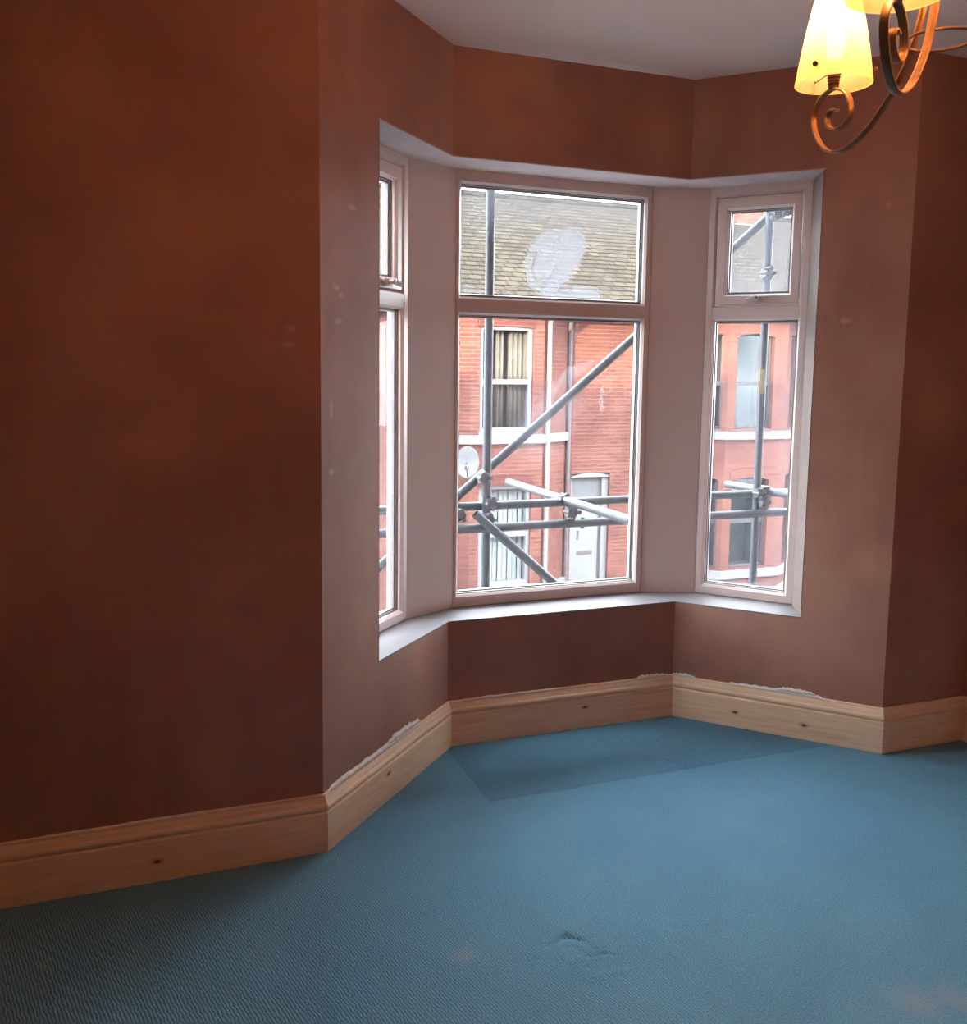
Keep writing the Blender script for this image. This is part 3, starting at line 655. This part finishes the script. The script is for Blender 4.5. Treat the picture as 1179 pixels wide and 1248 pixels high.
# ------------------------------------------------------------------ scaffold
def scaffold():
    h = tag(empty('scaffold', (1.38, 2.2, GZ-.1)), 'grey steel tube scaffold with couplers standing outside the bay windows', 'scaffold')
    ofs = Vector((1.38, 2.2, GZ-.1)); TR = .0242
    def tb(name, p, q, mat='galv', hollow=True):
        p, q = Vector(p)-ofs, Vector(q)-ofs
        mb = MB().tube(p, q, TR, 16, cap=not hollow)
        if hollow:
            d = (q-p).normalized()*.12
            mb.tube(p, p+d, TR*.86, 16, cap=False); mb.tube(q, q-d, TR*.86, 16, cap=False)
            for e, dd in ((p, d), (q, -d)):
                dn = dd.normalized(); a = dn.orthogonal().normalized(); b = dn.cross(a)
                v = [e+(a*math.cos(t)+b*math.sin(t))*r for r in (TR, TR*.86) for t in [2*math.pi*i/16 for i in range(16)]]
                mb.add(v, [(i,(i+1)%16,16+(i+1)%16,16+i) for i in range(16)])
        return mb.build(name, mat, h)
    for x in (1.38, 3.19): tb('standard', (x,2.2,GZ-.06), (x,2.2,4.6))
    for x in (1.38, 3.19, 5.6, -.7): 
        if x not in (1.38, 3.19): tb('standard', (x,2.2,GZ-.06), (x,2.2,4.6))
        MB().box((x-.075-ofs.x,2.2-.075-ofs.y,GZ-.1-ofs.z),(x+.075-ofs.x,2.2+.075-ofs.y,GZ-.09-ofs.z)).build('base_plate','coupler', h)
    tb('ledger', (-1.2,2.252,.635), (6.2,2.252,.645)); tb('ledger', (-1.2,2.145,.530), (6.2,2.145,.538))
    tb('putlog', (1.877,1.487,.650), (1.877,3.06,.662), 'galv_light'); tb('putlog', (3.27,1.50,.672), (3.27,2.62,.655), 'galv_light'); tb('putlog',(-.6,1.5,.66),(-.6,3.0,.66),'galv_light')
    tb('brace', (.70,2.255,.262), (3.30,2.255,2.40))
    tb('brace', (1.38-.10,2.11,.62), (2.65,2.11,-.565))
    # unseen boarded lift added to shade the carpet below, on transoms and ledgers
    for y in (2.252, 1.02): tb('ledger', (-1.2,y,2.545), (6.2,y,2.545))
    for x in (-.9, .3, 1.45, 2.6, 3.27, 4.4, 5.6): tb('transom', (x,.93,2.595), (x,2.42,2.595))
    for k in range(5):
        for x0 in (-1.15, 2.66):
            MB().box(Vector((x0,1.0+.235*k,2.621))-ofs, Vector((x0+3.79,1.225+.235*k,2.659))-ofs).build('added_shade_board','board_wood', h)
    def coupler(c, ax1, ax2):
        c = Vector(c)-ofs; mb = MB()
        for ax, o in ((Vector(ax1), -1), (Vector(ax2), 1)):
            mb.tube(c-ax*.028, c+ax*.028, .031, 14)
            s = ax.cross(Vector((0,1,0)));
            s = s.normalized() if s.length > .1 else Vector((1,0,0))
            mb.tube(c+s*.030-Vector((0,.045,0)), c+s*.030+Vector((0,.02,0)), .008, 8)
            mb.tube(c+s*.030-Vector((0,.050,0)), c+s*.030-Vector((0,.036,0)), .014, 6)
            mb.tube(c-s*.030-Vector((0,.04,0)), c-s*.030+Vector((0,.03,0)), .010, 8)
        return mb.build('coupler','coupler', h)
    X, Y, Z = (1,0,0),(0,1,0),(0,0,1); Dg = Vector((.77,0,.63)).normalized()
    coupler((1.352,2.18,.805), Z, Dg); coupler((1.40,2.19,.662), Z, X); coupler((1.375,2.17,.575), Z, X)
    coupler((1.877,2.15,.600), X, Y); coupler((1.877,2.25,.655), X, Y); coupler((3.19,2.18,.655), Z, X); coupler((3.22,2.17,.60), Z, X); coupler((3.25,2.2,.665), Z, Y)
    coupler((3.19,2.15,2.335), Z, Vector((.72,0,.69)).normalized()); coupler((3.27,2.15,2.365), Z, X); coupler((3.17,2.18,1.99), Z, X); coupler((1.22,2.2,.60), X, Dg)
    # hanging sleeve below the putlog coupler
    MB().tube(Vector((1.95,2.15,.565))-ofs, Vector((1.95,2.15,.50))-ofs, .012, 8).build('coupler_bolt','coupler', h)
scaffold()
def safety_tag():
    loc = (3.172, 2.170, 1.27)
    h = tag(empty('safety_tag', loc), 'yellow tag with small black lettering fixed to a scaffold pole', 'tag')
    MB().box((-.030,-.006,0),(.012,.0,.145)).build('tag_plate','tag_yellow', h, .002)
    z = .012
    for k in range(5):     # illegible characters running up the plate
        mb = MB()
        for q in range(3):
            a = random.uniform(-.024,-.004); b = z+random.uniform(0,.016)
            mb.box((a,-.0072,b),(a+random.choice((.004,.012)),-.006,b+random.choice((.003,.010))))
        mb.build('lettering','tag_ink', h); z += .026
safety_tag()

# ------------------------------------------------------------------ chandelier
def chandelier():
    cx, cy = .6543, -1.4477
    h = tag(empty('chandelier', (cx, cy, H)), 'bronze scrolled three arm chandelier with lit amber glass shades', 'chandelier')
    P = [(.016,2.17),(.019,2.10),(.026,2.03),(.035,1.978),(.044,1.940),(.055,1.912),(.068,1.886),(.093,1.853),(.118,1.828),(.147,1.805),(.184,1.788),(.218,1.785),(.248,1.798),(.270,1.825),(.279,1.855),(.268,1.880),(.247,1.893),(.224,1.894),(.200,1.881),(.187,1.862),(.186,1.843),(.199,1.828),(.220,1.824),(.239,1.834),(.244,1.849),(.235,1.859),(.219,1.857)]
    path = [Vector((p[0],0,p[1]-H)) for p in P]; pts = catmull(path, 7)
    wd, th = .0060, .0022
    def sweep():
        v = []; n = len(pts)
        for i, p in enumerate(pts):
            d = (pts[min(i+1,n-1)]-pts[max(i-1,0)]).normalized(); nn = Vector((-d.z,0,d.x))
            for sy, sn in ((-1,-.6),(-.75,-1),(.75,-1),(1,-.6),(1,.6),(.75,1),(.3,.55),(-.3,.55),(-.75,1),(-1,.6)):
                v.append(p+Vector((0,sy*wd,0))+nn*th*sn)
        k = 10; mb = MB()
        mb.add(v, [(i*k+j, i*k+(j+1)%k, (i+1)*k+(j+1)%k, (i+1)*k+j) for i in range(n-1) for j in range(k)], True)
        mb.add(v, [tuple(range(k)), tuple(range((n-1)*k, n*k))[::-1]]); return mb
    arm = None; SR = .232; ZB = 1.897-H
    for k in range(3):
        ang = R(89.7+120*k); rot = Matrix.Rotation(ang, 4, 'Z')
        def put(mb, name, mat, par):
            o = mb.build(name, mat, par); o.data.transform(rot); return o
        a = put(sweep(), 'arm', 'bronze', h)
        hl = MB(); pr = [(.0,0),(.0075,0)]
        for q in range(5): pr += [(.0080+.0006*q,.003+.005*q),(.0100+.0006*q,.0055+.005*q),(.0080+.0006*q,.008+.005*q)]
        pr += [(.0125,.030),(.0125,.048),(.0,.048)]
        hl.lathe(pr, 20, (SR,0,ZB-.003)); ho = put(hl, 'lampholder', 'holder', a)
        sp = MB()
        for q in range(3):
            t = 2*math.pi*q/3-.13; sp.tube((SR,0,ZB+.030),(SR+.060*math.cos(t),.060*math.sin(t),ZB+.024),.0011,6)
        put(sp, 'shade_spider', 'holder', a)
        b = MB().lathe([(0,.045),(.010,.046),(.014,.060),(.0165,.078),(.0150,.098),(.0095,.118),(.003,.132),(0,.134)], 18, (SR,0,ZB)); put(b, 'bulb', 'bulb', ho)
        s = MB(); z0, z1, r0_, r1_ = .006, .162, .0655, .0355; pr = []
        for q in range(13):
            t = q/12; pr.append((r0_+(r1_-r0_)*t+.002*math.sin(math.pi*t), z0+(z1-z0)*t))
        pr = [(r0_-.0035, z0+.001)]+pr+[(p[0]-.0032, p[1]) for p in pr[::-1]]
        s.lathe(pr, 40, (SR,0,ZB)); so = put(s, 'shade', 'shade', a); so['label'] = 'lit amber frosted glass shade'
        for q in range(3):
            t = 2*math.pi*q/3-.13; e = Vector((math.cos(t), math.sin(t), 0)); c0 = Vector((SR,0,ZB+.026))
            mb = MB().tube(c0+e*.058, c0+e*.069, .0015, 6); mb.tube(c0+e*.0665, c0+e*.071, .0045, 10); put(mb, 'thumb_screw', 'holder', so)
        lt = bpy.data.lights.new('bulb_light','POINT'); lt.energy = LAMP_W; lt.color = (1, .39, .125); lt.shadow_soft_size = .018
        lo = bpy.data.objects.new('bulb_light', lt); col.objects.link(lo); lo.parent = ho; lo.location = rot @ Vector((SR,0,ZB+.150))
    K, k = 48, 8; v = []
    for i in range(K):
        t = 2*math.pi*i/K
        for j in range(k):
            s = 2*math.pi*j/k; rr = .052+.0024*math.cos(s); v.append((rr*math.cos(t), rr*math.sin(t), 1.908-H+.0024*math.sin(s)))
    MB().add(v, [(i*k+j, ((i+1)%K)*k+j, ((i+1)%K)*k+(j+1)%k, i*k+(j+1)%k) for i in range(K) for j in range(k)], True).build('ring','bronze', h)
    MB().lathe([(0,2.10-H),(.010,2.11-H),(.018,2.13-H),(.020,2.16-H),(.012,2.19-H),(.007,2.21-H),(.007,-.05),(.012,-.045),(.045,-.03),(.058,-.012),(.060,0),(0,0)],28).build('stem','bronze', h)
chandelier()
